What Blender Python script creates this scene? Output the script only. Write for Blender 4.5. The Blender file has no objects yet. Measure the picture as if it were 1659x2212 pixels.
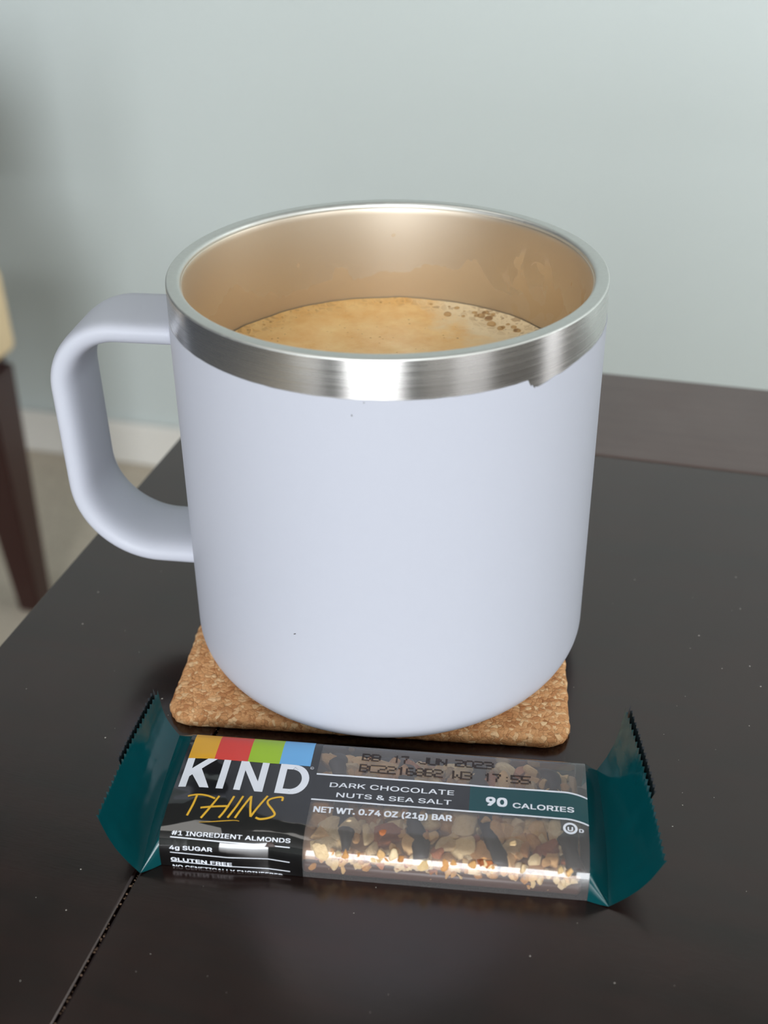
import bpy, bmesh, math, random
import numpy as np
from mathutils import Vector, Matrix, noise as mnoise

R = math.radians
scene = bpy.context.scene
COL = scene.collection

# ------------------------------------------------------------------ camera
CAM_C = Vector((-0.019686, -0.244612, 0.196488))
CAM_F = Vector((0.062826, 0.838576, -0.541149))
CAM_U = Vector((0.051662, 0.538761, 0.840873))
CAM_R = Vector((0.996686, -0.080786, -0.009475))
cd = bpy.data.cameras.new('camera')
cam = bpy.data.objects.new('camera', cd)
COL.objects.link(cam)
m = Matrix.Identity(4)
for i in range(3):
    m[i][0] = CAM_R[i]; m[i][1] = CAM_U[i]; m[i][2] = -CAM_F[i]; m[i][3] = CAM_C[i]
cam.matrix_world = m
cd.sensor_fit = 'VERTICAL'
cd.sensor_height = 36.0
cd.sensor_width = 27.0
cd.lens = 2409.33 / 2212 * 36.0
cd.clip_start = 0.01
cd.clip_end = 50
cd.dof.use_dof = True
cd.dof.focus_distance = 0.262
cd.dof.aperture_fstop = cd.lens / 2.9       # 2.3 mm wide lens opening
scene.camera = cam

# ------------------------------------------------------------------ frame of the table and the room
TH = -0.342419
ED = Vector((math.cos(TH), math.sin(TH), 0))          # along the far edge of the table
ND = Vector((-math.sin(TH), math.cos(TH), 0))         # towards the wall
FLOOR_Z = -0.74
def en(e, n, z=0.0):
    return ED * e + ND * n + Vector((0, 0, z))

# ------------------------------------------------------------------ light and exposure
vs = scene.view_settings
vs.view_transform = 'Standard'
vs.look = 'None'
vs.exposure = -0.13
vs.gamma = 1.0
vs.use_curve_mapping = False
scene.display_settings.display_device = 'sRGB'
world = bpy.data.worlds.new('world')
scene.world = world
world.use_nodes = True
bg = world.node_tree.nodes['Background']
bg.inputs[0].default_value = (0.80, 0.88, 1.0, 1)
bg.inputs[1].default_value = 0.12

def area(name, loc, target, sx, sy, power, color):
    l = bpy.data.lights.new(name, 'AREA')
    l.shape = 'RECTANGLE'; l.size = sx; l.size_y = sy
    l.energy = power; l.color = color
    o = bpy.data.objects.new(name, l)
    COL.objects.link(o)
    o.location = loc
    d = (Vector(target) - Vector(loc)).normalized()
    o.rotation_euler = d.to_track_quat('-Z', 'Y').to_euler()
    return o
FRONT_N = -3.4
DAY = (0.93, 0.96, 1.0)
area('window_daylight', en(0.50, FRONT_N + .06, .95), en(.50, 0, .95), 1.6, 1.9, 132, DAY)
area('window_daylight', en(-1.50, FRONT_N + .06, .95), en(-1.50, 0, .95), .9, 1.9, 30, DAY)
area('left_fill_light', en(-.80, -.35, 1.70), en(-.80, -.35, 0), 1.0, 1.0, 7.5, (1.0, .97, .92))  # added overhead fill that brightens the carpet on the left
area('side_fill_light', en(1.90, -1.3, .80), en(0, -1.3, .80), .9, 1.3, 12, DAY)  # added fill, gives the steel band a brighter right half
area('side_fill_light', en(1.84, .50, .35), en(1.1, 1.2, .05), .8, 1.6, 22, DAY)  # added angled fill that brightens the back wall on the right

# ------------------------------------------------------------------ helpers
def link(name, me, mat=None, parent=None, smooth=True):
    o = bpy.data.objects.new(name, me)
    COL.objects.link(o)
    if mat is not None and not me.materials:
        me.materials.append(mat)
    if smooth:
        me.polygons.foreach_set('use_smooth', [True] * len(me.polygons))
    if parent is not None:
        o.parent = parent
    return o
def pyobj(name, verts, faces, mat=None, parent=None, smooth=True, fix=False):
    me = bpy.data.meshes.new(name)
    me.from_pydata([tuple(v) for v in verts], [], faces)
    if fix:
        bm = bmesh.new(); bm.from_mesh(me)
        bmesh.ops.recalc_face_normals(bm, faces=bm.faces)
        bm.to_mesh(me); bm.free()
    me.update()
    return link(name, me, mat, parent, smooth)
def bmobj(name, bm, mat=None, parent=None, smooth=True):
    me = bpy.data.meshes.new(name)
    bm.to_mesh(me); bm.free()
    return link(name, me, mat, parent, smooth)
def thing(name, label, cat, loc=(0, 0, 0), rz=0.0, group=None):
    o = bpy.data.objects.new(name, None)
    COL.objects.link(o)
    o.empty_display_size = .05
    o.location = loc; o.rotation_euler = (0, 0, rz)
    o['label'] = label; o['category'] = cat
    if group: o['group'] = group
    return o
def grid_faces(nr, nc, wrap=False):
    f = []
    for i in range(nr - 1):
        for j in range(nc if wrap else nc - 1):
            k = (j + 1) % nc
            f.append((i * nc + j, i * nc + k, (i + 1) * nc + k, (i + 1) * nc + j))
    return f
def box_bm(x0, x1, y0, y1, z0, z1, bev=0.0, seg=2):
    bm = bmesh.new()
    bmesh.ops.create_cube(bm, size=1)
    for v in bm.verts:
        v.co = Vector((x0 + (v.co.x + .5) * (x1 - x0), y0 + (v.co.y + .5) * (y1 - y0), z0 + (v.co.z + .5) * (z1 - z0)))
    if bev:
        bmesh.ops.bevel(bm, geom=bm.edges[:], offset=bev, segments=seg, affect='EDGES', profile=.5)
    return bm

# ------------------------------------------------------------------ materials
def lin(r, g, b):
    f = lambda c: (c / 255 / 12.92) if c <= 10 else ((c / 255 + .055) / 1.055) ** 2.4
    return (f(r), f(g), f(b), 1)
class Mat:
    def __init__(s, name):
        s.m = bpy.data.materials.new(name); s.m.use_nodes = True
        s.t = s.m.node_tree; s.b = s.t.nodes['Principled BSDF']; s.out = s.t.nodes['Material Output']
    def n(s, typ, **kw):
        nd = s.t.nodes.new(typ)
        for k, v in kw.items():
            if hasattr(nd, k) and k not in nd.inputs: setattr(nd, k, v)
            else: nd.inputs[k].default_value = v
        return nd
    def l(s, a, b): s.t.links.new(a, b)
    def set(s, **kw):
        for k, v in kw.items(): s.b.inputs[k.replace('_', ' ')].default_value = v
        return s
    def coord(s, kind='Object', scale=None):
        tc = s.n('ShaderNodeTexCoord'); o = tc.outputs[kind]
        if scale is not None:
            mp = s.n('ShaderNodeMapping'); mp.inputs['Scale'].default_value = scale
            s.l(o, mp.inputs[0]); o = mp.outputs[0]
        return o
    def noise(s, co, scale, detail=4, rough=.5, dist=0):
        nd = s.n('ShaderNodeTexNoise'); s.l(co, nd.inputs['Vector'])
        nd.inputs['Scale'].default_value = scale; nd.inputs['Detail'].default_value = detail
        nd.inputs['Roughness'].default_value = rough; nd.inputs['Distortion'].default_value = dist
        return nd.outputs['Fac']
    def voro(s, co, scale, feature='F1', rnd=1.0):
        nd = s.n('ShaderNodeTexVoronoi'); nd.feature = feature; s.l(co, nd.inputs['Vector'])
        nd.inputs['Scale'].default_value = scale; nd.inputs['Randomness'].default_value = rnd
        return nd
    def ramp(s, fac, stops):
        nd = s.n('ShaderNodeValToRGB'); e = nd.color_ramp.elements
        while len(e) < len(stops): e.new(.5)
        for el, (p, c) in zip(e, stops):
            el.position = p; el.color = c if len(c) == 4 else (*c, 1)
        s.l(fac, nd.inputs[0]); return nd.outputs[0]
    def math(s, op, a, b=None, clamp=False):
        nd = s.n('ShaderNodeMath'); nd.operation = op; nd.use_clamp = clamp
        for i, x in enumerate((a, b)):
            if x is None: continue
            if isinstance(x, (int, float)): nd.inputs[i].default_value = x
            else: s.l(x, nd.inputs[i])
        return nd.outputs[0]
    def mapr(s, v, a, b, c, d):
        nd = s.n('ShaderNodeMapRange'); s.l(v, nd.inputs[0])
        for i, x in enumerate((a, b, c, d)): nd.inputs[i + 1].default_value = x
        return nd.outputs[0]
    def mix(s, fac, a, b):
        nd = s.n('ShaderNodeMix'); nd.data_type = 'RGBA'
        if isinstance(fac, (int, float)): nd.inputs[0].default_value = fac
        else: s.l(fac, nd.inputs[0])
        for i, x in ((6, a), (7, b)):
            if isinstance(x, tuple): nd.inputs[i].default_value = x
            else: s.l(x, nd.inputs[i])
        return nd.outputs[2]
    def bump(s, h, dist, strength=1.0):
        nd = s.n('ShaderNodeBump'); nd.inputs['Strength'].default_value = strength; nd.inputs['Distance'].default_value = dist
        s.l(h, nd.inputs['Height']); s.l(nd.outputs[0], s.b.inputs['Normal']); return nd
    def col(s, c): s.l(c, s.b.inputs['Base Color'])
    def rough(s, c): s.l(c, s.b.inputs['Roughness'])

def mat_plain(name, col, rough=.5, metal=0, spec=.5):
    M = Mat(name); M.set(Base_Color=col, Roughness=rough, Metallic=metal); M.b.inputs['Specular IOR Level'].default_value = spec
    return M.m

def mat_wall():
    M = Mat('sage_wall_paint'); co = M.coord()
    n = M.noise(co, 260, 3); M.bump(n, .0004, .5)
    M.set(Base_Color=lin(196, 205, 204), Roughness=.75); return M.m
def mat_carpet():
    M = Mat('beige_carpet'); co = M.coord()
    n = M.noise(co, 160, 5, .7); M.col(M.ramp(n, [(.3, lin(186, 174, 156)), (.7, lin(218, 207, 188))]))
    M.bump(n, .004, .8); M.set(Roughness=1.0); return M.m
def mat_table(name, dark, mid, rough0):
    M = Mat(name)
    co = M.coord('Object', (1, 14, 1)); fine = M.coord('Object', (6, 90, 6)); iso = M.coord()
    g = M.math('ADD', M.math('MULTIPLY', M.noise(co, 14, 5, .55, .3), .5), M.math('MULTIPLY', M.noise(M.coord('Object', (1, .6, 1)), 26, 4, .6, .5), .5))
    M.col(M.ramp(g, [(.36, dark), (.64, mid)]))
    r = M.noise(iso, 30, 4, .6)
    M.rough(M.mapr(r, .3, .7, rough0 - .04, rough0 + .06))
    h = M.math('ADD', M.math('MULTIPLY', M.noise(fine, 40, 3), .5), M.noise(iso, 300, 2))
    M.bump(h, .00003, .30)
    M.b.inputs['Specular IOR Level'].default_value = .92; M.b.inputs['Specular Tint'].default_value = (1, .88, .83, 1)
    return M.m
def mat_coat():
    M = Mat('lavender_powder_coat'); co = M.coord()
    n = M.noise(co, 2600, 2); M.bump(n, .00002, .35)
    M.set(Base_Color=(.474, .491, .552, 1), Roughness=.47); M.b.inputs['Specular IOR Level'].default_value = .35
    return M.m
def mat_brushed():
    M = Mat('brushed_steel'); M.set(Base_Color=(.66, .65, .63, 1), Metallic=1.0, Roughness=.26)
    M.b.inputs['Anisotropic'].default_value = .80
    tg = M.n('ShaderNodeTangent'); tg.direction_type = 'RADIAL'; tg.axis = 'Z'
    M.l(tg.outputs[0], M.b.inputs['Tangent']); M.b.inputs['Anisotropic Rotation'].default_value = .25
    co = M.coord('Object', (5, 5, 2200))
    n = M.noise(co, 1, 3, .6); M.rough(M.mapr(n, .3, .7, .22, .30))
    co2 = M.coord('Object', (60, 60, 5000)); M.bump(M.noise(co2, 1, 2), .00001, .06)
    return M.m
def mat_rimtop():
    M = Mat('satin_steel_lip'); M.set(Base_Color=(.64, .65, .62, 1), Metallic=1.0)
    n = M.noise(M.coord(), 900, 3); M.rough(M.mapr(n, .3, .7, .42, .55)); M.bump(n, .00002, .3)
    return M.m
def mat_inner():
    M = Mat('coffee_filmed_steel'); M.set(Metallic=1.0)
    co = M.coord(); sx = M.n('ShaderNodeSeparateXYZ'); M.l(co, sx.inputs[0])
    z = sx.outputs['Z']; x = sx.outputs['X']
    n1 = M.noise(M.coord('Object', (60, 60, 40)), 1, 3, .55, .6)
    line = M.math('ADD', z, M.math('MULTIPLY', M.math('SUBTRACT', n1, .5), -.022))
    film = M.mapr(line, .0838, .0842, 1, 0)                       # dried coffee below a wavy line
    n2 = M.noise(M.coord('Object', (130, 130, 90)), 1, 2, .5, 1.2)
    drop = M.mapr(n2, .66, .675, 0, 1)
    side = M.mapr(x, .030, .036, 0, 1)
    high = M.mapr(z, .093, .096, 1, 0)
    drop = M.math('MULTIPLY', M.math('MULTIPLY', M.mapr(n2, .54, .555, 0, 1), side), high)
    tiny = M.math('MULTIPLY', M.mapr(M.noise(M.coord('Object', (260, 260, 200)), 1, 1), .74, .75, 0, 1), high)
    fac = M.math('MAXIMUM', M.math('MULTIPLY', film, .75), M.math('MAXIMUM', drop, M.math('MULTIPLY', tiny, .7)))
    M.col(M.mix(fac, (.66, .59, .49, 1), (.60, .46, .29, 1)))
    M.l(M.mapr(fac, 0, 1, 1.0, .55), M.b.inputs['Metallic'])
    M.rough(M.mapr(fac, 0, 1, .48, .52))
    M.b.inputs['Anisotropic'].default_value = .2
    tg = M.n('ShaderNodeTangent'); tg.direction_type = 'RADIAL'; tg.axis = 'Z'
    M.l(tg.outputs[0], M.b.inputs['Tangent']); M.b.inputs['Anisotropic Rotation'].default_value = .25
    return M.m
def mat_coffee():
    M = Mat('coffee_crema'); co = M.coord(); sx = M.n('ShaderNodeSeparateXYZ'); M.l(co, sx.inputs[0])
    n = M.noise(co, 120, 5, .65)
    base = M.ramp(n, [(.3, lin(236, 182, 110)), (.7, lin(252, 216, 152))])
    # paler milky swirl on the right
    w = M.math('ADD', M.math('ADD', sx.outputs['X'], M.math('MULTIPLY', sx.outputs['Y'], .25)), M.math('MULTIPLY', M.math('SUBTRACT', M.noise(co, 55, 4, .6, .8), .5), .03))
    pale = M.mapr(w, .0225, .031, 0, 1)
    base = M.mix(pale, base, lin(244, 224, 186))
    # pores
    v = M.voro(co, 620); pore = M.mapr(v.outputs['Distance'], .10, .22, 1, 0)
    gate = M.mapr(M.noise(co, 170, 3), .50, .60, 0, 1)
    pore = M.math('MULTIPLY', pore, gate)
    base = M.mix(M.math('MULTIPLY', pore, .55), base, lin(120, 74, 34))
    # coarse bubble lattice along the wall on the right
    rad = M.n('ShaderNodeVectorMath'); rad.operation = 'LENGTH'
    cx = M.n('ShaderNodeCombineXYZ'); M.l(sx.outputs['X'], cx.inputs[0]); M.l(sx.outputs['Y'], cx.inputs[1]); M.l(cx.outputs[0], rad.inputs[0])
    edge = M.mapr(M.math('ADD', rad.outputs['Value'], M.math('MULTIPLY', M.noise(co, 130, 2), .006)), .0435, .0465, 0, 1)
    zone = M.math('MULTIPLY', M.mapr(M.math('ADD', sx.outputs['X'], M.math('MULTIPLY', M.noise(co, 90, 2), .01)), .029, .034, 0, 1), M.mapr(rad.outputs['Value'], .034, .038, 0, 1))
    zone = M.math('MAXIMUM', zone, M.math('MULTIPLY', edge, .8))
    wob = M.n('ShaderNodeTexNoise'); M.l(co, wob.inputs[0]); wob.inputs['Scale'].default_value = 240
    wsc = M.n('ShaderNodeVectorMath'); wsc.operation = 'SCALE'; M.l(wob.outputs['Color'], wsc.inputs[0]); wsc.inputs['Scale'].default_value = .0035
    wad = M.n('ShaderNodeVectorMath'); wad.operation = 'ADD'; M.l(co, wad.inputs[0]); M.l(wsc.outputs[0], wad.inputs[1])
    v2 = M.voro(wad.outputs[0], 430, 'DISTANCE_TO_EDGE'); hole = M.mapr(v2.outputs['Distance'], .05, .22, 0, 1)
    vc = M.voro(wad.outputs[0], 430); cs = M.n('ShaderNodeSeparateColor'); M.l(vc.outputs['Color'], cs.inputs[0])
    hole = M.math('MULTIPLY', hole, M.mapr(cs.outputs[0], .25, .95, .15, 1))
    base = M.mix(M.math('MULTIPLY', M.math('MULTIPLY', hole, zone), .55), base, lin(150, 112, 70))
    M.col(base); M.set(Roughness=.33)
    h = M.math('SUBTRACT', M.math('MULTIPLY', n, .6), M.math('ADD', M.math('MULTIPLY', pore, .6), M.math('MULTIPLY', M.math('MULTIPLY', hole, zone), 1.0)))
    M.bump(h, .0005, .55)
    M.b.inputs['Subsurface Weight'].default_value = .0
    return M.m
def mat_cork():
    M = Mat('cork'); co0 = M.coord()
    wn = M.n('ShaderNodeTexNoise'); M.l(co0, wn.inputs[0]); wn.inputs['Scale'].default_value = 260
    sc_ = M.n('ShaderNodeVectorMath'); sc_.operation = 'SCALE'; M.l(wn.outputs['Color'], sc_.inputs[0]); sc_.inputs['Scale'].default_value = .0030
    ad = M.n('ShaderNodeVectorMath'); ad.operation = 'ADD'; M.l(co0, ad.inputs[0]); M.l(sc_.outputs[0], ad.inputs[1])
    co = ad.outputs[0]
    v = M.voro(co, 900); ve = M.voro(co, 900, 'DISTANCE_TO_EDGE')
    sep = M.n('ShaderNodeSeparateColor'); M.l(v.outputs['Color'], sep.inputs[0])
    c = M.ramp(sep.outputs[0], [(0, lin(188, 128, 82)), (.3, lin(218, 160, 108)), (.75, lin(228, 174, 122)), (1, lin(248, 212, 164))])
    gap = M.mapr(ve.outputs['Distance'], 0, .06, 1, 0)
    gate = M.mapr(M.noise(co0, 420, 2), .44, .58, 0, 1)
    g = M.math('MULTIPLY', gap, gate)
    c = M.mix(M.math('MULTIPLY', g, .75), c, lin(112, 70, 36))
    fine = M.noise(co0, 1500, 3, .6)
    c = M.mix(M.mapr(fine, .45, .75, 0, .35), c, lin(160, 108, 62))
    M.col(c); M.set(Roughness=.75)
    M.b.inputs['Specular IOR Level'].default_value = .25
    M.bump(M.math('ADD', M.mapr(ve.outputs['Distance'], 0, .2, 0, 1), M.math('MULTIPLY', fine, .5)), .00025, .45)
    return M.m
def mat_film():
    M = Mat('clear_film'); t = M.t
    tr = M.n('ShaderNodeBsdfTransparent'); tr.inputs[0].default_value = (1, 1, 1, 1)
    df = M.n('ShaderNodeBsdfDiffuse'); df.inputs[0].default_value = (.74, .73, .73, 1)
    gl = M.n('ShaderNodeBsdfGlossy'); gl.inputs['Roughness'].default_value = .08
    haze = M.n('ShaderNodeMixShader'); haze.inputs[0].default_value = .09
    M.l(tr.outputs[0], haze.inputs[1]); M.l(df.outputs[0], haze.inputs[2])
    fr = M.n('ShaderNodeFresnel'); fr.inputs['IOR'].default_value = 1.55
    mx = M.n('ShaderNodeMixShader')
    M.l(M.math('MULTIPLY', fr.outputs[0], 1.6, True), mx.inputs[0])
    M.l(haze.outputs[0], mx.inputs[1]); M.l(gl.outputs[0], mx.inputs[2]); M.l(mx.outputs[0], M.out.inputs[0])
    t.nodes.remove(M.b); return M.m
def mat_nut(name, c0, c1, rough=.5):
    M = Mat(name); oi = M.n('ShaderNodeObjectInfo')
    n = M.noise(M.coord(), 2.2, 5, .65)
    f = M.math('ADD', M.math('MULTIPLY', n, .6), M.math('MULTIPLY', oi.outputs['Random'], .45))
    M.col(M.ramp(f, [(.3, c0), (.75, c1)])); M.set(Roughness=rough); M.bump(M.noise(M.coord(), 5, 4, .7), .0006, .6); return M.m

WALL = mat_wall(); CARPET = mat_carpet()
WHITE_TRIM = mat_plain('white_trim_paint', lin(226, 224, 218), .4)
CEIL = mat_plain('grey_ceiling_paint', lin(150, 150, 148), .8)  # unseen ceiling, greyed to darken its reflection in the table top
WOOD = mat_table('espresso_wood', (.0034, .0022, .0019, 1), (.0150, .0052, .0042, 1), .20)
WOOD_END = mat_table('espresso_wood_pale', (.066, .042, .037, 1), (.090, .060, .053, 1), .34)  # end board, paler and rougher than the other boards
COAT = mat_coat(); STEEL = mat_brushed(); LIP = mat_rimtop(); INNER = mat_inner(); COFFEE = mat_coffee(); CORK = mat_cork()
FILM = mat_film()
CHAIRWOOD = mat_plain('dark_cherry_wood', (.030, .0085, .0070, 1), .35)
CREAM = mat_plain('cream_upholstery', lin(222, 200, 162), .9)

# ------------------------------------------------------------------ room
def room_box(name, e0, e1, n0, n1, z0, z1, mat):
    o = bmobj(name, box_bm(e0, e1, n0, n1, z0, z1), mat, smooth=False)
    o.rotation_euler = (0, 0, TH); o['kind'] = 'structure'
    return o
WALL_N = 1.219
CEIL_Z = 1.75
room_box('floor', -1.5, 1.95, FRONT_N, WALL_N + .12, FLOOR_Z - .08, FLOOR_Z, CARPET)
room_box('wall_back', -1.7, 1.95, WALL_N, WALL_N + .12, FLOOR_Z, CEIL_Z, WALL)
room_box('wall_right', 1.95, 2.07, FRONT_N, WALL_N + .12, FLOOR_Z, CEIL_Z, WHITE_TRIM)
room_box('wall_front', -2.1, 2.07, FRONT_N - .12, FRONT_N, FLOOR_Z, CEIL_Z, WALL)
room_box('ceiling', -1.4, 2.07, FRONT_N - .12, WALL_N + .12, CEIL_Z, CEIL_Z + .1, CEIL)
bb = bmobj('baseboard_back', box_bm(-1.7, 1.95, WALL_N - .014, WALL_N - .0005, FLOOR_Z + .0005, FLOOR_Z + .077, .004), WHITE_TRIM, smooth=False)
bb.rotation_euler = (0, 0, TH); bb['kind'] = 'structure'

# ------------------------------------------------------------------ dining table
T_E0, T_E1, T_N0, T_N1 = -.1024, .80, -.92, .1792
GROOVE_E, JOINT_N = -.0317, .11155
table = thing('dining_table', 'dark espresso wood table with a grooved top, under the mug and coaster', 'table',
              en((T_E0 + T_E1) / 2, (T_N0 + T_N1) / 2, FLOOR_Z), TH)
TC = ((T_E0 + T_E1) / 2, (T_N0 + T_N1) / 2)
def tbox(name, e0, e1, n0, n1, z0, z1, mat, bev=.0006, seg=3):
    return bmobj(name, box_bm(e0 - TC[0], e1 - TC[0], n0 - TC[1], n1 - TC[1], z0 - FLOOR_Z, z1 - FLOOR_Z, bev, seg), mat, table, smooth=False)
g = .0003
tbox('frame_board', T_E0, GROOVE_E - .00028, T_N0, JOINT_N - g, -.022, 0, WOOD, .0006)
eb = tbox('frame_board', T_E0, T_E1, JOINT_N + g, T_N1, -.022, 0, WOOD_END, .0009)
tbox('panel_board', GROOVE_E + .00028, T_E1, T_N0, JOINT_N - g, -.022, 0, WOOD, .0006)
tbox('apron', T_E0 + .05, T_E1 - .05, T_N1 - .07, T_N1 - .05, -.11, -.022, WOOD)
tbox('apron', T_E0 + .05, T_E0 + .07, T_N0 + .06, T_N1 - .07, -.11, -.022, WOOD)
tbox('apron', T_E1 - .07, T_E1 - .05, T_N0 + .06, T_N1 - .07, -.11, -.022, WOOD)
for (a, b) in ((T_E0 + .03, T_N1 - .10), (T_E1 - .10, T_N1 - .10), (T_E0 + .03, T_N0 + .03), (T_E1 - .10, T_N0 + .03)):
    tbox('leg', a, a + .07, b, b + .07, FLOOR_Z, -.022, WOOD, .003)
# crumbs of dirt in the groove, dust flecks on the top
rng = random.Random(5)
def flecks(name, pts, mat, parent):
    vs_, fs = [], []
    for (x, y, z, r) in pts:
        b = len(vs_); k = 6; a0 = rng.uniform(0, 6.28)
        for i in range(k):
            a = a0 + i * 2 * math.pi / k; q = r * rng.uniform(.55, 1.15)
            vs_.append((x + q * math.cos(a), y + q * math.sin(a), z))
        vs_.append((x, y, z + r * .8))
        for i in range(k): fs.append((b + i, b + (i + 1) % k, b + k))
    o = pyobj(name, vs_, fs, mat, parent); o['kind'] = 'stuff'; return o
CRUMB = mat_plain('groove_dirt', lin(126, 102, 82), .8)
DUST = mat_plain('pale_dust', lin(176, 172, 164), .9)
pts = []
for i in range(900):
    n = rng.uniform(-.24, -.15) if i % 4 else rng.uniform(-.16, .0)
    pts.append((GROOVE_E + rng.gauss(0, .00026) - TC[0], n - TC[1], -.0005 - FLOOR_Z + rng.uniform(-.0003, .00035), rng.uniform(.00008, .00026)))
flecks('groove_crumbs', pts, CRUMB, table)
pts = []
for i in range(330):
    pts.append((rng.uniform(-.09, .20) - TC[0], rng.uniform(-.30, .06) - TC[1], -FLOOR_Z, rng.choice((.00008, .0001, .00013, .00017, .00022))))
flecks('dust', pts, DUST, table)
for o in table.children:
    if o.name.startswith('groove_crumbs'): o.name = 'groove_dirt'

# ------------------------------------------------------------------ chair behind
CE, CN = -.915, .625
chair = thing('dining_chair', 'dark cherry wooden chair with a thick cream seat cushion by the wall', 'chair', en(CE, CN, FLOOR_Z), TH)
cush = bmobj('seat_cushion', box_bm(-.245, .222, -.23, .23, .372, .482, .014, 4), CREAM, chair)
for sx in (-1, 1):
    for sy in (-1, 1):
        bm = bmesh.new(); vsx = []
        for (z, w, shift) in ((0, .0165, .0115), (.356, .029, .0056)):
            cx, cy = sx * (.178 + shift if sx > 0 else .19), sy * .195
            vsx.append([bm.verts.new((cx + a * w, cy + b * w, z)) for a, b in ((-1, -1), (1, -1), (1, 1), (-1, 1))])
        for k in range(4): bm.faces.new((vsx[0][k], vsx[0][(k + 1) % 4], vsx[1][(k + 1) % 4], vsx[1][k]))
        bm.faces.new(vsx[0][::-1]); bm.faces.new(vsx[1])
        bmesh.ops.bevel(bm, geom=bm.edges[:], offset=.002, segments=2, affect='EDGES')
        bmobj('leg', bm, CHAIRWOOD, chair, smooth=False)
bmobj('seat_frame', box_bm(-.235, .205, -.222, .222, .345, .3718, .003), CHAIRWOOD, chair, smooth=False)
for sy in (-1, 1):  # chair back out of view, sized and placed to shade the wall
    bmobj('back_post', box_bm(sy * .15 - .014 - .01, sy * .15 + .014 - .01, .2315, .260, .36, .72, .004), CHAIRWOOD, chair, smooth=False)
bmobj('back_shade_panel', box_bm(-.146, .126, .237, .255, .50, .70, .006), CHAIRWOOD, chair, smooth=False)  # made solid to deepen the shadow on the wall

# ------------------------------------------------------------------ cork coaster
CT = .003136
def rounded_square(h, r, k):
    out = []
    for q in range(4):
        cx, cy = [(h - r, h - r), (-h + r, h - r), (-h + r, -h + r), (h - r, -h + r)][q]
        for i in range(k + 1):
            a = (q + i / k) * math.pi / 2
            out.append((cx + r * math.cos(a), cy + r * math.sin(a)))
    # even out the long sides
    res = []
    for i in range(len(out)):
        p, q = out[i], out[(i + 1) % len(out)]
        L = math.hypot(q[0] - p[0], q[1] - p[1]); nseg = max(1, int(L / .0012))
        for s in range(nseg): res.append((p[0] + (q[0] - p[0]) * s / nseg, p[1] + (q[1] - p[1]) * s / nseg))
    return res
ring = rounded_square(.0503, .0058, 8)
rows = [(.0012, .00002), (.0004, .0002), (.0, .0008), (.0, CT - .0011), (.00025, CT - .0004), (.0009, CT), (.004, CT)]
vs_, fs = [], []
for (ins, z) in rows:
    k = (.0503 - ins) / .0503
    for (x, y) in ring:
        p = Vector((x * k, y * k, z))
        w = .00055 if .0003 < z < CT - .0002 else .00025
        d = mnoise.noise(Vector((x * 420, y * 420, z * 300))) * w + mnoise.noise(Vector((x * 1100, y * 1100, z * 900))) * w * .6
        L = math.hypot(x, y); p.x += x / L * d; p.y += y / L * d
        vs_.append(p)
nr = len(ring)
fs = grid_faces(len(rows), nr, True)
fs.append(tuple(range((len(rows) - 1) * nr, len(rows) * nr))); fs.append(tuple(range(nr))[::-1])
coaster = pyobj('cork_coaster', vs_, fs, CORK)
coaster.location = (-.001112, .006694, 0); coaster.rotation_euler = (0, 0, -.178059)
coaster['label'] = 'square cork coaster with rounded corners under the white mug'; coaster['category'] = 'coaster'

# ------------------------------------------------------------------ mug
mug = thing('travel_mug', 'pale lavender-white insulated mug with bare steel rim, holding coffee', 'mug', (0, 0, CT + .0001))
RB, R0, HM = .05188, .0505, .102372
def RZ(z): return RB + (R0 - RB) * z / HM            # z measured from the mug's base
NT = 900
def band_edge(deg):
    """height of the top edge of the coating above the base"""
    z = .0938 + .0003 * math.sin(math.radians(deg * 2 + 40)) - .0007 * max(0, min(1, (deg + 60) / 12)) * max(0, min(1, (60 - deg) / 60)) + .00010 * mnoise.noise(Vector((deg * .3, 0, 0)))
    # chipped corner near the front right
    pts = [(-60.6, 0), (-60.2, -.0008), (-59.6, -.0016), (-59.2, -.0013), (-58.6, -.0022), (-58.0, -.0019), (-57.4, -.0021),
           (-54, -.0014), (-51.5, -.0009), (-49.5, -.0008), (-46, -.0004), (-41, 0)]
    for (a, da), (b, db) in zip(pts, pts[1:]):
        if a <= deg <= b: return z + da + (db - da) * (deg - a) / (b - a)
    return z
RC, HC = .0085, .0085
ths = []
d = -180.0
while d < 180 - 1e-6:
    ths.append(d); d += .1 if -62 <= d < -40 else .5
ths.append(180.0); ths = ths[:-1]
prof = []
prof.append((0.02, .0002)); prof.append((RB - RC - .002, .0)); 
for i in range(15):
    a = i / 14 * math.pi / 2
    zz = HC * (1 - math.cos(a)); prof.append((RZ(HC) - RC + RC * math.sin(a), zz))
NP = len(prof)
vs_ = []; nc = len(ths)
for (r, z) in prof:
    for t in ths: vs_.append((r * math.cos(R(t)), r * math.sin(R(t)), z))
for k in range(1, 25):
    for t in ths:
        ze = band_edge(t); z = HC + (ze - HC) * k / 24; r = RZ(z)
        vs_.append((r * math.cos(R(t)), r * math.sin(R(t)), z))
for t in ths:
    ze = band_edge(t); r = RZ(ze) - .00016
    vs_.append((r * math.cos(R(t)), r * math.sin(R(t)), ze))
fs = grid_faces(NP + 25, nc, True); fs.append(tuple(range(nc))[::-1])
cb_ = pyobj('coated_body', vs_, fs, COAT, mug)
sharp = cb_.data.attributes.new('sharp_edge', 'BOOLEAN', 'EDGE')
lo_, hi_ = (NP + 23) * nc, (NP + 24) * nc
sharp.data.foreach_set('value', [lo_ <= e.vertices[0] < hi_ and lo_ <= e.vertices[1] < hi_ for e in cb_.data.edges])
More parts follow.
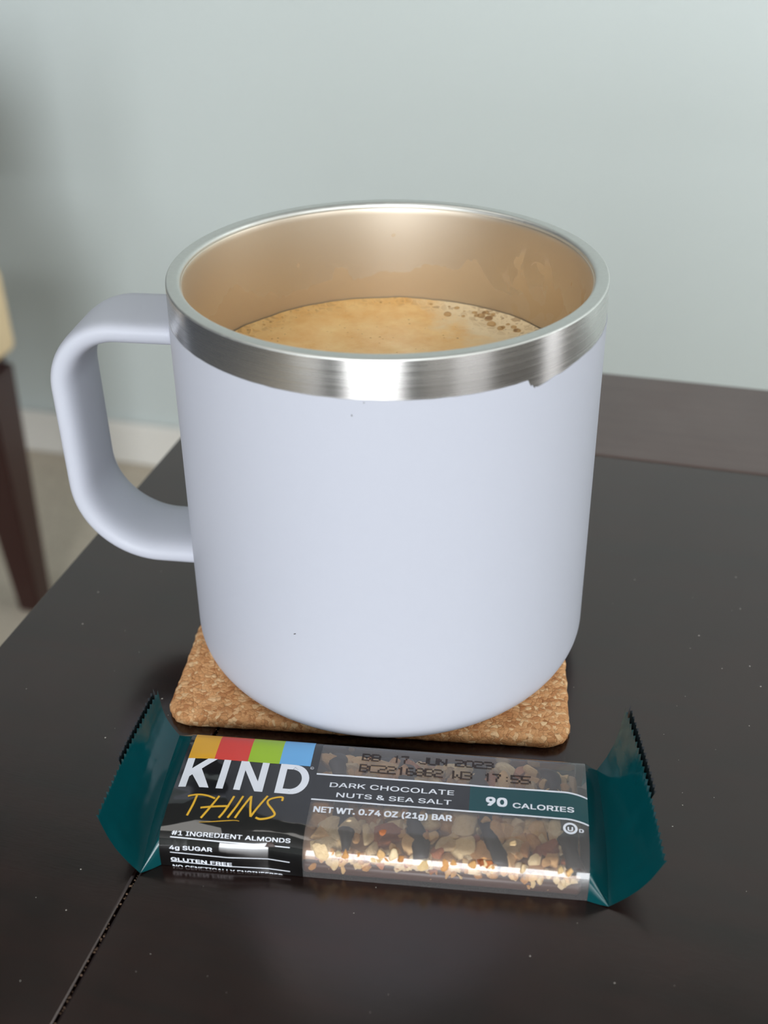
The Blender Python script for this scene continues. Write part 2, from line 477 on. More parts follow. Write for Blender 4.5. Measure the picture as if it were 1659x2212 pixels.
def lathe(name, prof, mat, parent, n=256):
    vs_ = []
    for (r, z) in prof:
        for j in range(n):
            a = 2 * math.pi * j / n; vs_.append((r * math.cos(a), r * math.sin(a), z))
    return pyobj(name, vs_, grid_faces(len(prof), n, True), mat, parent)
RI = .0466
zt = HM; ro = RZ(zt) - .0002
band = [(RZ(.086) - .00014, .086), (RZ(.095) - .00014, .095), (ro, zt - .0006), (ro - .00001, zt - .00045)]
lathe('rim_band', band, STEEL, mug)
lip = []
for i in range(7):
    a = i / 6 * math.pi / 2; lip.append((ro - .00001 - .00045 + .00045 * math.cos(a), zt - .00045 + .00045 * math.sin(a)))
lip.append((RI + .0015, zt))
for i in range(1, 9):
    a = i / 8 * math.pi / 2; lip.append((RI + .0004 + .0010 * (1 - math.sin(a)) , zt - .0012 * (1 - math.cos(a))))
lathe('rim_lip', lip, LIP, mug)
inn = []
for i in range(7):
    a = i / 6 * math.pi / 2; inn.append((RI + .0004 * (1 - math.sin(a)) , zt - .0012 - .0018 * (1 - math.cos(a))))
for k in range(1, 12): inn.append((RI - .0004 * k / 11, zt - .003 - (zt - .003 - .020) * k / 11))
for i in range(1, 8):
    a = i / 7 * math.pi / 2; inn.append((RI - .0004 - .012 + .012 * math.cos(a), .020 - .012 * math.sin(a)))
inn.append((.001, .008))
lathe('inner_wall', inn, INNER, mug)
# little nicks in the coating
NICK = mat_plain('bare_nick', lin(92, 90, 92), .5)
for (zz, dg, w_, h_) in ((.0325, -119.6, .00034, .00016), (.0903, -102.8, .00014, .00024), (.0932, -100.0, .00013, .00016)):
    vs_ = []
    for k in range(9):
        a = 2 * math.pi * k / 9; dz = h_ * math.sin(a) + (.5 * w_ * math.cos(a) if zz < .05 else 0); t = R(dg) + w_ * math.cos(a) / RZ(zz)
        r = RZ(zz + dz) + .00003; vs_.append((r * math.cos(t), r * math.sin(t), zz + dz))
    pyobj('nick', vs_, [tuple(range(9))], NICK, mug)
# handle: a rounded flat strap swept along a loop
AL, HW, HT, HRO, HZT, HZB = 2.9225, .0114, .0046, .0803, .0903 - CT, .0267 - CT
def hpath(rt=.016, rb=.020, ri=.0494):
    p = [(r, HZT) for r in np.linspace(ri, HRO - rt, 14)]
    p += [(HRO - rt + rt * math.sin(a), HZT - rt + rt * math.cos(a)) for a in np.linspace(0, math.pi / 2, 22)[1:]]
    p += [(HRO, z) for z in np.linspace(HZT - rt, HZB + rb, 20)[1:]]
    p += [(HRO - rb + rb * math.cos(a), HZB + rb - rb * math.sin(a)) for a in np.linspace(0, math.pi / 2, 22)[1:]]
    p += [(r, HZB) for r in np.linspace(HRO - rb, ri, 14)[1:]]
    return np.array(p)
c = hpath(); tg = np.gradient(c, axis=0); tg /= np.linalg.norm(tg, axis=1)[:, None]
nrm = np.stack([-tg[:, 1], tg[:, 0]], 1)
K = 40
vs_ = []
dv = (math.cos(AL), math.sin(AL)); pv = (-dv[1], dv[0])
for i in range(len(c)):
    for k in range(K):
        a = 2 * math.pi * k / K; ca, sa = math.cos(a), math.sin(a)
        X = math.copysign(abs(ca) ** (2 / (7 if sa >= 0 else 4.2)), ca) * HW; Y = abs(sa) ** (2 / 2.2) * HT / 2 if sa >= 0 else -abs(sa) ** (2 / 2.2) * .0038
        rr = c[i, 0] + nrm[i, 0] * Y; z = c[i, 1] + nrm[i, 1] * Y
        vs_.append((dv[0] * rr + pv[0] * X, dv[1] * rr + pv[1] * X, z))
fs = grid_faces(len(c), K, True); fs.append(tuple(range(K))[::-1]); fs.append(tuple(range((len(c) - 1) * K, len(c) * K)))
pyobj('handle', vs_, fs, COAT, mug, fix=True)

# ------------------------------------------------------------------ coffee
CZ = .0785
coffee = thing('coffee', 'frothy tan coffee with bubbles filling the mug', 'coffee', (0, 0, .0125))
vs_, fs = [(0, 0, CZ - .0125)], []
NRr, NTt = 46, 160
for i in range(1, NRr + 1):
    r = (RI - .00045) * i / NRr
    for j in range(NTt):
        a = 2 * math.pi * j / NTt; x, y = r * math.cos(a), r * math.sin(a)
        h = .00035 * mnoise.noise(Vector((x * 90, y * 90, 0))) + .00018 * mnoise.noise(Vector((x * 300, y * 300, 3)))
        h += .0009 * max(0, (i / NRr - .86) / .14) ** 2
        vs_.append((x, y, CZ - .0125 + h))
for j in range(NTt): fs.append((0, 1 + j, 1 + (j + 1) % NTt))
for i in range(NRr - 1):
    for j in range(NTt):
        k = (j + 1) % NTt; fs.append((1 + i * NTt + j, 1 + (i + 1) * NTt + j, 1 + (i + 1) * NTt + k, 1 + i * NTt + k))
pyobj('crema', vs_, fs, COFFEE, coffee, fix=False)
BUB = Mat('foam_bubble')
BUB.set(Base_Color=(.80, .62, .40, 1), Roughness=.12, IOR=1.15); BUB.b.inputs['Transmission Weight'].default_value = .8
bm = bmesh.new()
for i in range(110):
    if i < 40:
        a = R(rng.uniform(12, 62)); r = RI - .001 - abs(rng.gauss(0, .0035)); s = rng.uniform(.0004, .0013)
    else:
        a = R(rng.uniform(60, 175)); r = RI - .0008 - abs(rng.gauss(0, .0010)); s = rng.uniform(.00025, .0006)
    r = min(r, RI - .0006 - s)
    mtx = Matrix.Translation((r * math.cos(a), r * math.sin(a), CZ - .0125 + .0001)) @ Matrix.Diagonal((s, s, s * .62, 1))
    bmesh.ops.create_icosphere(bm, subdivisions=2, radius=1, matrix=mtx)
o = bmobj('foam_bubbles', bm, BUB.m, coffee); o['kind'] = 'stuff'; o.name = 'bubble_foam'

# ------------------------------------------------------------------ snack bar
PH = R(-11)
BU = Vector((math.cos(PH), math.sin(PH), 0)); BV = Vector((-math.sin(PH), math.cos(PH), 0))
borigin = (BU * 5 + BV * -71.1) * .001
bar = thing('snack_bar', 'nut bar in a black and teal wrapper with a clear window, before the coaster', 'snack bar', borigin, PH)
BA, BH, BM, BZ0 = 16.0, 9.7, 3.9, .12
_t = np.linspace(0, math.pi, 3001)
_c, _sn = np.cos(_t), np.abs(np.sin(_t))
_v = np.where(_c > 0, -BA * np.abs(_c) ** (2 / BM), 16.3 * np.abs(_c) ** (2 / 8))      # softer front, tighter rear edge
_z = BZ0 + BH * np.where(_c > 0, _sn ** (2 / BM), _sn ** (2 / 8))
_s = np.concatenate([[0], np.cumsum(np.hypot(np.diff(_v), np.diff(_z)))])
SL = float(_s[-1])
def tent(x, w): return max(0.0, 1 - abs(x) / w)
def dent(u, s):
    d = 0.0
    # pinched folds along the front edge of the black end
    d -= .80 * tent(u + 22.3, 8.5) * max(0, 1 - ((s - 5.0) / 5.5) ** 2)
    d += .35 * tent(u + 32.6, 7.0) * max(0, 1 - ((s - 8.0) / 3.5) ** 2)
    d -= .30 * tent(u - 44.0, 4.0) * max(0, 1 - ((s - 7.0) / 4.0) ** 2)
    top = max(0.0, min(1.0, (s - 9) / 3)) * max(0.0, min(1.0, (SL - 9 - s) / 3))
    d += top * .10 * mnoise.noise(Vector((u * .11, s * .16, 1.7)))
    d += top * .05 * mnoise.noise(Vector((u * .35, s * .30, 7.7)))
    # the film sags a little towards the left end
    d -= .55 * max(0.0, (-u - 39) / 7) ** 1.5 * top
    return d
def surf(u, s, off=0.0):
    """point on the film, millimetres in the bar's frame"""
    s = min(max(s, .02), SL - .02)
    v = float(np.interp(s, _s, _v)); z = float(np.interp(s, _s, _z))
    a, b = max(s - .2, 0), min(s + .2, SL)
    tv = float(np.interp(b, _s, _v) - np.interp(a, _s, _v)); tz = float(np.interp(b, _s, _z) - np.interp(a, _s, _z))
    L = math.hypot(tv, tz) or 1
    nv, nz = -tz / L, tv / L
    d = dent(u, s) + off
    k = 1.0
    return Vector((u, v * k + nv * d, max(z + nz * d, .05))) * .001
def patch(name, u0, u1, s0, s1, off, mat, parent, du=.6, ds=.35, shift=None):
    nu = max(2, int((u1 - u0) / du) + 1); ns = max(2, int((s1 - s0) / ds) + 1)
    vs_ = []
    for i in range(ns):
        for j in range(nu):
            u = u0 + (u1 - u0) * j / (nu - 1); s = s0 + (s1 - s0) * i / (ns - 1)
            if shift: s += shift(u)
            vs_.append(surf(u, s, off))
    return pyobj(name, vs_, grid_faces(ns, nu), mat, parent)

def film_mat(name, col, rough=.12, spec=.6):
    M = Mat(name); M.set(Base_Color=col, Roughness=rough); M.b.inputs['Specular IOR Level'].default_value = spec
    M.bump(M.noise(M.coord(), 190, 2), .00025, .10)
    return M.m
BLACK = film_mat('black_film', (.0035, .0035, .0038, 1), .07, 1.0)
TEAL = film_mat('teal_film', (.0010, .052, .060, 1), .12)
FOIL = film_mat('teal_film_back', (.006, .010, .011, 1), .25)
YEL = film_mat('yellow_print', lin(216, 160, 38), .2); RED = film_mat('red_print', lin(208, 62, 52), .2)
GRN = film_mat('green_print', lin(150, 186, 36), .2); BLU = film_mat('blue_print', lin(104, 168, 220), .2)
INK_W = mat_plain('white_ink', lin(222, 226, 234), .3); INK_Y = mat_plain('gold_ink', lin(220, 172, 48), .3)
INK_D = mat_plain('date_ink', (.018, .008, .006, 1), .5)

wrap = patch('wrapper', -14.9, 46.0, 0, SL, 0, FILM, bar, .7, .3)
wrap['label'] = 'clear film window'
lab = patch('label_panel', -46.0, -14.6, 0, SL, .05, BLACK, wrap, .35, .25)
cb = [-45.0, -38.8, -31.0, -23.6, -16.4]
for a, b, mt in zip(cb, cb[1:], (YEL, RED, GRN, BLU)):
    patch('color_block', a, b, 29.5, 42.0, .085, mt, wrap)
def endshift(u): return -.055 * max(0.0, u - 41.0) ** 2
patch('name_band', -14.7, 20.2, 19.9, 27.35, .05, BLACK, wrap)
patch('calorie_band', 20.2, 46.0, 19.9, 27.35, .05, TEAL, wrap, shift=endshift)
patch('band_line', -14.6, 46.0, 27.2, 27.65, .07, INK_W, wrap, shift=endshift)
patch('band_line', -14.6, 46.0, 19.6, 20.0, .07, INK_W, wrap, shift=endshift)
LO = .10
for (ua, ub, s0, s1) in ((-43.6, -17.4, 7.75, 7.5), (-43.6, -17.4, 4.25, 3.85), (-43.6, -17.4, 1.55, 1.2)):
    patch('ruled_line', ua, ub, -.10, .10, LO, INK_W, wrap, ds=.1, shift=lambda u, a=ua, b=ub, p=s0, q=s1: p + (q - p) * (u - a) / (b - a))

def conform(name, me2d, fn, mat, parent):
    """maps a flat mesh with (x, y) onto the film with fn(x, y) -> (u, s)"""
    me = me2d
    for v in me.vertices:
        u, s = fn(v.co.x, v.co.y); v.co = surf(u, s, LO)
    me.update(); return link(name, me, mat, parent)
import os
try:      # the sans-serif that ships with Blender; the built-in one if it is missing
    FONT = bpy.data.fonts.load(os.path.join(bpy.utils.system_resource('DATAFILES'), 'fonts', 'Inter.woff2'))
except Exception:
    FONT = None
def text_mesh(body, bold=0.0):
    """outline of the text cut into thin level slices, so that it can bend with the film"""
    cu = bpy.data.curves.new('text', 'FONT'); cu.body = body; cu.font = FONT or cu.font; cu.dimensions = '2D'
    o = bpy.data.objects.new('text', cu); COL.objects.link(o)
    bpy.context.view_layer.update()
    cv = o.to_curve(bpy.context.evaluated_depsgraph_get())
    edges = []
    for sp in cv.splines:
        bp = sp.bezier_points; pts = []
        for i in range(len(bp)):
            p, q = bp[i], bp[(i + 1) % len(bp)]
            pts += [(p.co.lerp(p.handle_right, 0) * (1 - t) ** 3 + p.handle_right * 3 * t * (1 - t) ** 2 + q.handle_left * 3 * t * t * (1 - t) + q.co * t ** 3)[:2]
                    for t in (0, .25, .5, .75)]
        edges += [(pts[i], pts[(i + 1) % len(pts)]) for i in range(len(pts))]
    o.to_curve_clear(); bpy.data.objects.remove(o); bpy.data.curves.remove(cu)
    E_ = np.array(edges)                     # n, 2 ends, xy
    y0, y1 = E_[..., 1].min() - bold, E_[..., 1].max() + bold
    def spans(y):
        a, b_ = E_[:, 0], E_[:, 1]
        up = (a[:, 1] <= y) & (b_[:, 1] > y); dn = (b_[:, 1] <= y) & (a[:, 1] > y); k = up | dn
        if not k.any(): return []
        x = a[k, 0] + (y - a[k, 1]) / (b_[k, 1] - a[k, 1]) * (b_[k, 0] - a[k, 0]); w = np.where(up[k], 1, -1)
        out, wn, st = [], 0, 0
        for i in np.argsort(x):
            if wn == 0: st = x[i]
            wn += w[i]
            if wn == 0 and x[i] > st: out.append((st - bold, x[i] + bold))
        return out
    N = 46; h = (y1 - y0) / N
    vs_, fs = [], []
    for r in range(N):
        yc = y0 + (r + .5) * h
        iv = spans(yc) + ((spans(yc - bold) + spans(yc + bold)) if bold else [])
        iv.sort(); mg = []
        for p, q in iv:
            if mg and p <= mg[-1][1]: mg[-1][1] = max(mg[-1][1], q)
            else: mg.append([p, q])
        for p, q in mg:
            k = len(vs_); vs_ += [(p, yc - h / 2, 0), (q, yc - h / 2, 0), (q, yc + h / 2, 0), (p, yc + h / 2, 0)]; fs.append((k, k + 1, k + 2, k + 3))
    me = bpy.data.meshes.new('lettering'); me.from_pydata(vs_, [], fs)
    return me
def letter(name, body, u0, u1, s0, s1, cap, bold=.0, mat=None, slant=0):
    me = text_mesh(body, bold)
    xs = [v.co.x for v in me.vertices]; x0, x1 = min(xs), max(xs)
    CAPH = .727
    def fn(x, y):
        t = (x - x0) / (x1 - x0)
        return u0 + (u1 - u0) * t + slant * y / CAPH, s0 + (s1 - s0) * t + cap * y / CAPH
    return conform(name, me, fn, mat or INK_W, wrap)
letter('lettering', 'DARK CHOCOLATE', -11.1, 16.7, 23.75, 24.05, 1.95, .008)
letter('lettering', 'NUTS & SEA SALT', -9.2, 16.3, 20.9, 21.2, 1.85, .008)
letter('lettering', 'NET WT. 0.74 OZ (21g) BAR', -13.6, 16.7, 16.3, 16.75, 2.1, .026)
letter('lettering', '90', 23.8, 28.5, 21.95, 22.0, 3.3, .03)
letter('lettering', 'CALORIES', 29.7, 43.0, 21.8, 21.75, 2.0, .014)
letter('lettering', '#1 INGREDIENT ALMONDS', -43.4, -17.4, 8.2, 8.5, 1.25, .01)
letter('lettering', '4g SUGAR', -43.7, -34.2, 5.0, 5.3, 1.3, .012)
letter('lettering', 'GLUTEN FREE', -43.6, -30.1, 1.8, 1.5, 1.4, .02)
letter('lettering', 'NO GENETICALLY ENGINEERED', -43.4, -19.0, -.45, -.75, 1.35, .015)
# kosher mark
def ring2d(cx, cy, ro, ri, n=28):
    vs_ = []; 
    for r in (ri, ro):
        for i in range(n):
            a = 2 * math.pi * i / n; vs_.append((cx + r * math.cos(a), cy + r * math.sin(a), 0))
    me = bpy.data.meshes.new('ring'); me.from_pydata(vs_, [], grid_faces(2, n, True)); return me
conform('kosher_mark', ring2d(42.05, 17.3, 1.55, 1.02), lambda x, y: (x, y), INK_W, wrap)
letter('kosher_mark', 'U', 41.45, 42.65, 16.6, 16.65, 1.45, .03)
letter('kosher_mark', 'D', 43.9, 44.9, 16.45, 16.4, 1.2, .03)
conform('registered_mark', ring2d(-15.9, 29.0, .40, .31, 16), lambda x, y: (x, y), INK_W, wrap)
letter('registered_mark', 'R', -16.05, -15.75, 28.8, 28.8, .4, .0)

# large name letters as subdivided polygons (u, s)
def poly_letter(name, polys, mat):
    bm = bmesh.new()
    for p in polys:
        bm.faces.new([bm.verts.new((x, y, 0)) for x, y in p])
    bmesh.ops.triangulate(bm, faces=bm.faces[:])
    for _ in range(3):
        bmesh.ops.subdivide_edges(bm, edges=[e for e in bm.edges if e.calc_length() > .9], cuts=1)
        bmesh.ops.triangulate(bm, faces=bm.faces[:])
    me = bpy.data.meshes.new(name); bm.to_mesh(me); bm.free()
    return conform(name, me, lambda x, y: (x, y), mat, wrap)
b0, b1 = 20.7, 29.55
poly_letter('large_letter', [[(-45.0, b0), (-43.3, b0), (-43.3, b1), (-45.0, b1)],
    [(-43.3, 24.0), (-42.2, 25.2), (-38.0, b1), (-40.2, b1), (-43.3, 26.4)],
    [(-42.5, 26.0), (-41.3, 27.0), (-38.0, b0), (-40.1, b0), (-43.0, 25.0)]], INK_W)
poly_letter('large_letter', [[(-36.4, b0), (-34.8, b0), (-34.8, b1), (-36.4, b1)]], INK_W)
poly_letter('large_letter', [[(-32.4, b0), (-30.9, b0), (-30.9, b1), (-32.4, b1)], [(-27.4, b0), (-25.8, b0), (-25.8, b1), (-27.4, b1)],
    [(-32.4, b1), (-30.6, b1), (-25.8, b0), (-27.6, b0)]], INK_W)
def dcontour(inset):
    x0, x1, y0, y1 = -23.1 + inset * 1.0, -16.0 - inset, b0 + inset * .9, b1 - inset * .9
    out = [(x0, y0), (x0 + 2.6, y0)]
    cx = x1 - (y1 - y0) * .42; ry = (y1 - y0) / 2; rx = x1 - cx
    for i in range(17):
        a = -math.pi / 2 + math.pi * i / 16; out.append((cx + rx * math.cos(a), (y0 + y1) / 2 + ry * math.sin(a)))
    out += [(x0 + 2.6, y1), (x0, y1)]
    return out
oc, ic = dcontour(0), dcontour(1.65); n = len(oc); rows_ = [[tuple(p + (q - p) * k / 4 for p, q in zip(a, b)) for a, b in zip(oc, ic)] for k in range(5)]
me = bpy.data.meshes.new('large_letter')
dense = [[tuple(r[i][c_] + (r[(i + 1) % n][c_] - r[i][c_]) * t / 4 for c_ in (0, 1)) for i in range(n) for t in range(4)] for r in rows_]
me.from_pydata([(x, y, 0) for r in dense for x, y in r], [], grid_faces(5, n * 4, True))
conform('large_letter', me, lambda x, y: (x, y), INK_W, wrap)

def smooth_line(p, k=6):
    out = []
    for i in range(len(p) - 1):
        p0 = p[max(i - 1, 0)]; p1 = p[i]; p2 = p[i + 1]; p3 = p[min(i + 2, len(p) - 1)]
        for j in range(k):
            t = j / k
            out.append(tuple(.5 * ((2 * b) + (c_ - a) * t + (2 * a - 5 * b + 4 * c_ - d_) * t * t + (-a + 3 * b - 3 * c_ + d_) * t ** 3)
                             for a, b, c_, d_ in zip(p0, p1, p2, p3)))
    out.append(p[-1]); return out
def stroke(name, pts, w, mat, sm=True, taper=0.0, ds=.35):
    p = smooth_line(pts) if sm else pts
    vs_ = []; N = len(p)
    for i in range(N):
        a, b = p[max(i - 1, 0)], p[min(i + 1, N - 1)]
        tx, ty = b[0] - a[0], b[1] - a[1]; L = math.hypot(tx, ty) or 1
        ww = w * (1 - taper * abs(2 * i / (N - 1) - 1))
        vs_.append((p[i][0] - ty / L * ww, p[i][1] + ds + tx / L * ww, 0)); vs_.append((p[i][0] + ty / L * ww, p[i][1] + ds - tx / L * ww, 0))
    me = bpy.data.meshes.new(name); me.from_pydata(vs_, [], [(2 * i, 2 * i + 1, 2 * i + 3, 2 * i + 2) for i in range(N - 1)])
    return conform(name, me, lambda x, y: (x, y), mat, wrap)
for pts in ([(-42.0, 17.6), (-41.2, 17.9), (-39.5, 18.2), (-37.6, 18.0), (-35.8, 17.4)], [(-40.0, 17.9), (-40.3, 15.2), (-40.9, 12.4)],
            [(-35.0, 18.2), (-35.9, 15.9), (-36.9, 13.6), (-37.7, 12.0)], [(-38.4, 14.6), (-36.1, 15.1), (-34.1, 15.4), (-32.2, 15.6)],
            [(-31.7, 18.5), (-32.4, 15.8), (-33.1, 13.8), (-33.8, 12.4)], [(-29.7, 18.7), (-30.6, 15.7), (-31.9, 12.6)]):
    stroke('script_letter', pts, .235, INK_Y)
stroke('script_letter', [(-30.3, 12.7), (-29.2, 15.6), (-27.9, 18.8)], .235, INK_Y)
stroke('script_letter', [(-27.9, 18.9), (-27.5, 15.8), (-26.95, 13.3)], .235, INK_Y)
stroke('script_letter', [(-26.95, 13.3), (-25.7, 16.2), (-24.3, 19.3)], .235, INK_Y)
stroke('script_letter', [(-20.9, 18.2), (-20.95, 19.2), (-22.1, 19.1), (-23.7, 18.3), (-23.9, 17.2), (-22.5, 15.5), (-21.8, 14.3), (-22.8, 13.4), (-24.7, 12.9), (-25.8, 13.2)], .235, INK_Y)
stroke('script_underline', [(-37.9, 11.0), (-35.2, 11.3), (-32.9, 11.7), (-30.2, 12.1), (-29.2, 12.0)], .09, INK_Y, taper=.5)

# dot-matrix date code
DOTS = {'B': '11110 10001 10001 11110 10001 10001 11110', 'C': '01111 10000 10000 10000 10000 10000 01111', 'J': '00001 00001 00001 00001 00001 10001 01110',
        'U': '10001 10001 10001 10001 10001 10001 01110', 'N': '10001 11001 11001 10101 10011 10011 10001', 'W': '10001 10001 10001 10101 10101 11011 10001',
        '0': '01110 10001 10001 10001 10001 10001 01110', '1': '00100 01100 00100 00100 00100 00100 00100', '2': '11110 00001 00001 01110 10000 10000 11111',
        '3': '11110 00001 00001 01110 00001 00001 11110', '5': '11111 10000 10000 11110 00001 00001 11110', '6': '01110 10000 10000 11110 10001 10001 01110',
        '7': '11111 00001 00010 00010 00100 00100 00100', '8': '01110 10001 10001 01110 10001 10001 01110', ':': '00000 00000 00100 00000 00000 00100 00000'}
def dot_word(word, u0, u1, s, h):
    vs_, fs = [], []
    cw = (u1 - u0) / (len(word) - .22)
    for i, ch in enumerate(word):
        for r, row in enumerate(DOTS[ch].split()):
            for k, bit in enumerate(row):
                if bit == '0': continue
                x = u0 + i * cw + k * cw * .78 / 4 ; y = s + h * (6 - r) / 6; dx, dy = cw * .105, h * .075
                b = len(vs_); vs_ += [(x - dx, y - dy, 0), (x + dx, y - dy, 0), (x + dx, y + dy, 0), (x - dx, y + dy, 0)]; fs.append((b, b + 1, b + 2, b + 3))
    me = bpy.data.meshes.new('date_code'); me.from_pydata(vs_, [], fs)
    return conform('date_code', me, lambda x, y: (x, y), INK_D, wrap)
for w_, a, b, s in (('BB', -4.8, -.9, 32.8), ('17', 2.3, 5.6, 32.85), ('JUN', 8.2, 14.4, 32.9), ('2023', 16.6, 25.0, 32.95)): dot_word(w_, a, b, s, 2.0)
for w_, a, b, s in (('BC22168B2', -5.0, 13.7, 29.15), ('W3', 16.2, 20.3, 29.2), ('17', 23.2, 26.7, 29.2), (':', 27.6, 29.0, 29.2), ('55', 29.3, 33.4, 29.2)): dot_word(w_, a, b, s, 2.1)

# end seals: film closing from the end of the bar to a crimped strip that stands up
def end_seal(sign, ue, near_b, far_b, near_c, far_c, bow):
    NW = 78
    A = []
    rows = []
    for j in range(NW + 1):
        t = j / NW
        s = .05 + (SL - .1) * t
        a = surf(ue, s, .03) * 1000
        k = min(max((s - 8.2) / (36.5 - 8.2), 0), 1)
        nb, fb, ncn, fc = map(Vector, (near_b, far_b, near_c, far_c))
        b = nb.lerp(fb, k); c_ = ncn.lerp(fc, k)
        # fold line sags a little; upper edge bows outwards
        b.x += sign * .6 * math.sin(math.pi * k)
        c_.x += sign * bow * math.sin(math.pi * k)
        A.append((a, b, c_, k))
    vs_ = []
    NA, NB = 8, 16
    for i in range(NA + 1):
        for (a, b, c_, k) in A:
            t = i / NA; p = a.lerp(b, t)
            p.z -= .8 * math.sin(math.pi * t) * (1 if 0 < k < 1 else .2)
            p.z = max(p.z, .12)
            vs_.append(p * .001)
    fs = grid_faces(NA + 1, NW + 1)
    o1 = pyobj('end_gusset', vs_, fs, TEAL, wrap)
    # crimped strip on its own even grid
    NK = 120
    def strip(name, off, mat, k0, k1, zig, trim=0.0):
        vs2 = []
        nb, fb, ncn, fc = map(Vector, (near_b, far_b, near_c, far_c))
        for i in range(NB + 1):
            for j in range(NK + 1):
                k = k0 + (k1 - k0) * j / NK
                b = nb.lerp(fb, k); c_ = ncn.lerp(fc, k)
                b.x += sign * .6 * math.sin(math.pi * k); c_.x += sign * bow * math.sin(math.pi * k)
                tooth = zig * (abs((k * 24) % 1 - .5) * 2 - .5)
                t = i / NB * (1 - trim + tooth * (i / NB) ** 6)
                p = b.lerp(c_, t)
                # strip curls: starts flat and turns up
                cv = math.sin(math.pi * min(t, 1)) 
                p.x += sign * .9 * cv; p.z -= 1.1 * cv
                p.x += sign * (off * t + .10 * math.sin(t * 30) * t * (1 - t) + .30 * math.sin(k * 34 + t * 2) * mnoise.noise(Vector((k * 5, t, 3))) * t * (1 - t) * 2)
                p.z += .25 * mnoise.noise(Vector((k * 7, t * 2, sign))) * t * (1 - t) * 3
                p.z = max(p.z, .10)
                vs2.append(p * .001)
        return pyobj(name, vs2, grid_faces(NB + 1, NK + 1), mat, wrap)
    strip('end_seal', 0, TEAL, 0, 1, .055)
    strip('end_seal_back', .9, FOIL, .42, 1, .055, -.03)
    return o1
end_seal(-1, -46.0, (-49.8, -19.0, .5), (-50.6, 18.3, 5.2), (-58.8, -15.2, 13.0), (-56.2, 23.0, 14.6), .5)
end_seal(1, 46.0, (50.4, -17.2, .4), (49.3, 18.0, 4.2), (60.9, -14.4, 12.2), (54.6, 23.2, 19.4), .6)

# the bar itself under the film
SLABM = mat_nut('syrup_and_crumbs', lin(140, 98, 62), lin(206, 156, 104), .45)
slab = bmobj('nut_slab', box_bm(-.0445, .0445, -.0139, .0146, .0003, .0058, .0012, 2), SLABM, bar)
CHOCB = mat_nut('chocolate_base', lin(70, 44, 36), lin(96, 64, 54), .4)
bmobj('chocolate_base', box_bm(-.0150, .0446, -.0152, .0150, .0002, .0034, .0009, 2), CHOCB, slab)
NUTM = [mat_nut('roasted_almond', lin(216, 166, 108), lin(244, 204, 146)), mat_nut('peanut', lin(224, 190, 136), lin(246, 220, 172)),
        mat_nut('nut_skin', lin(164, 92, 52), lin(196, 124, 76)), mat_nut('puffed_grain', lin(214, 182, 136), lin(244, 220, 180), .7), mat_nut('syrup_chunk', lin(196, 138, 82), lin(226, 172, 110), .3)]
rng = random.Random(11)
protos = []
for k in range(15):
    bm = bmesh.new(); bmesh.ops.create_icosphere(bm, subdivisions=3, radius=1)
    so = Vector((k * 7.3, k * 3.1, 1)); kind = k % 3
    for v in bm.verts:
        d = 1 + .35 * mnoise.noise(v.co * (1.1 if kind else .7) + so)
        v.co *= d
    for q in range((5, 7, 4)[kind]):      # broken faces
        nn = Vector((rng.gauss(0, 1), rng.gauss(0, 1), rng.gauss(0, .8))).normalized(); dd = rng.uniform(.45, .75)
        for v in bm.verts:
            e = v.co.dot(nn) - dd
            if e > 0: v.co -= nn * e * .97
    me = bpy.data.meshes.new('nut_piece'); bm.to_mesh(me); bm.free()
    me.materials.append(NUTM[(0, 1, 3, 0, 4, 1, 3, 2, 0, 1, 3, 4, 0, 1, 2)[k]])
    me.polygons.foreach_set('use_smooth', [True] * len(me.polygons))
    me.set_sharp_from_angle(angle=.55)
    protos.append(me)
placed = []
def drizzle_u(v, i): return (-8.2, 7.6, 23.8, 40.2, -24.5)[i] - .21 * v
count = 0
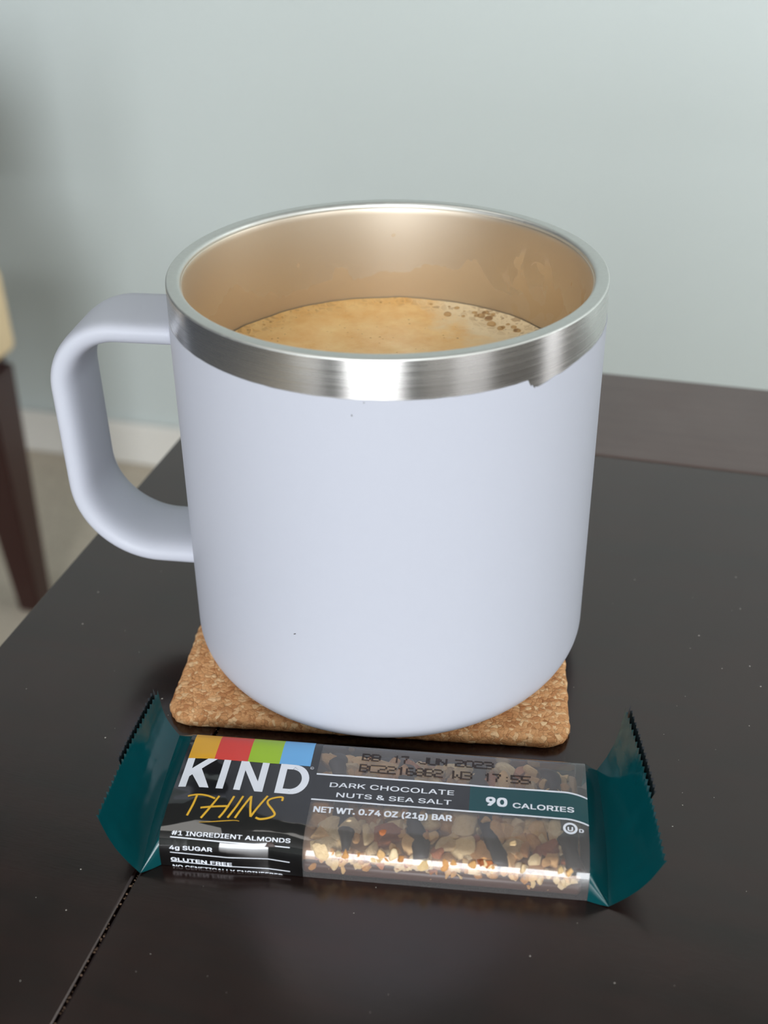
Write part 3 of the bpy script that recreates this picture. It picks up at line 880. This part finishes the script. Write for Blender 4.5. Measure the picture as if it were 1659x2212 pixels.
for it in range(6000):
    if count >= 225: break
    big = count < 55
    r = rng.uniform(2.4, 4.0) if big else rng.uniform(1.1, 2.2)
    u = rng.uniform(-13.2, 44.6 - r * 1.2); v = rng.uniform(-13.6, 13.8)
    if any((u - a) ** 2 + (v - b) ** 2 < ((r + q) * .50) ** 2 for a, b, q in placed): continue
    placed.append((u, v, r)); count += 1
    o = bpy.data.objects.new('nut_piece', rng.choice(protos[:12] if r < 2 else protos)); COL.objects.link(o); o.parent = slab
    h = min(r * .9, 2.0)
    lim = 8.6 - max(0, abs(v) - 9.5) * .45
    o.location = Vector((u, v, min(7.0 + rng.uniform(.0, .9), lim - h * .62))) * .001
    o.rotation_euler = (rng.uniform(-.4, .4), rng.uniform(-.4, .4), rng.uniform(0, 6.28))
    o.scale = Vector((r * rng.uniform(.9, 1.35), r * rng.uniform(.75, 1.0), h)) * .001
for it in range(135):
    r = rng.uniform(.8, 1.6)
    o = bpy.data.objects.new('nut_piece', rng.choice(protos)); COL.objects.link(o); o.parent = slab
    o.location = Vector((rng.uniform(-12.8, 43.0), -14.5 + rng.uniform(.0, .5), rng.uniform(1.8, 7.2))) * .001
    o.rotation_euler = (rng.uniform(0, 6), rng.uniform(0, 6), rng.uniform(0, 6))
    o.scale = Vector((r, r * .8, min(r, .9))) * .001
DRZ = mat_plain('dark_chocolate', lin(54, 38, 33), .5)
for i in range(5):
    vs_ = []; N, Kc = 46, 10
    for a in range(N):
        v = -14.3 + 28.4 * a / (N - 1); u = drizzle_u(v, i) + .35 * math.sin(v * .5 + i)
        w = 2.0 + .35 * math.sin(v * .7 + i * 2)
        top = 9.15 + .2 * math.sin(v * .9 + i) - max(0, abs(v) - 10.5) ** 1.6 * .22
        if i == 0: w *= max(.35, min(1, (v + 15.5) / 5))
        for k in range(Kc):
            an = math.pi * 2 * k / Kc; vs_.append(Vector((u + w * math.cos(an), v, top - .9 + .9 * math.sin(an))) * .001)
    fs = grid_faces(N, Kc, True); fs.append(tuple(range(Kc))); fs.append(tuple(range((N - 1) * Kc, N * Kc))[::-1])
    pyobj('chocolate_drizzle', vs_, fs, DRZ, slab, fix=True)
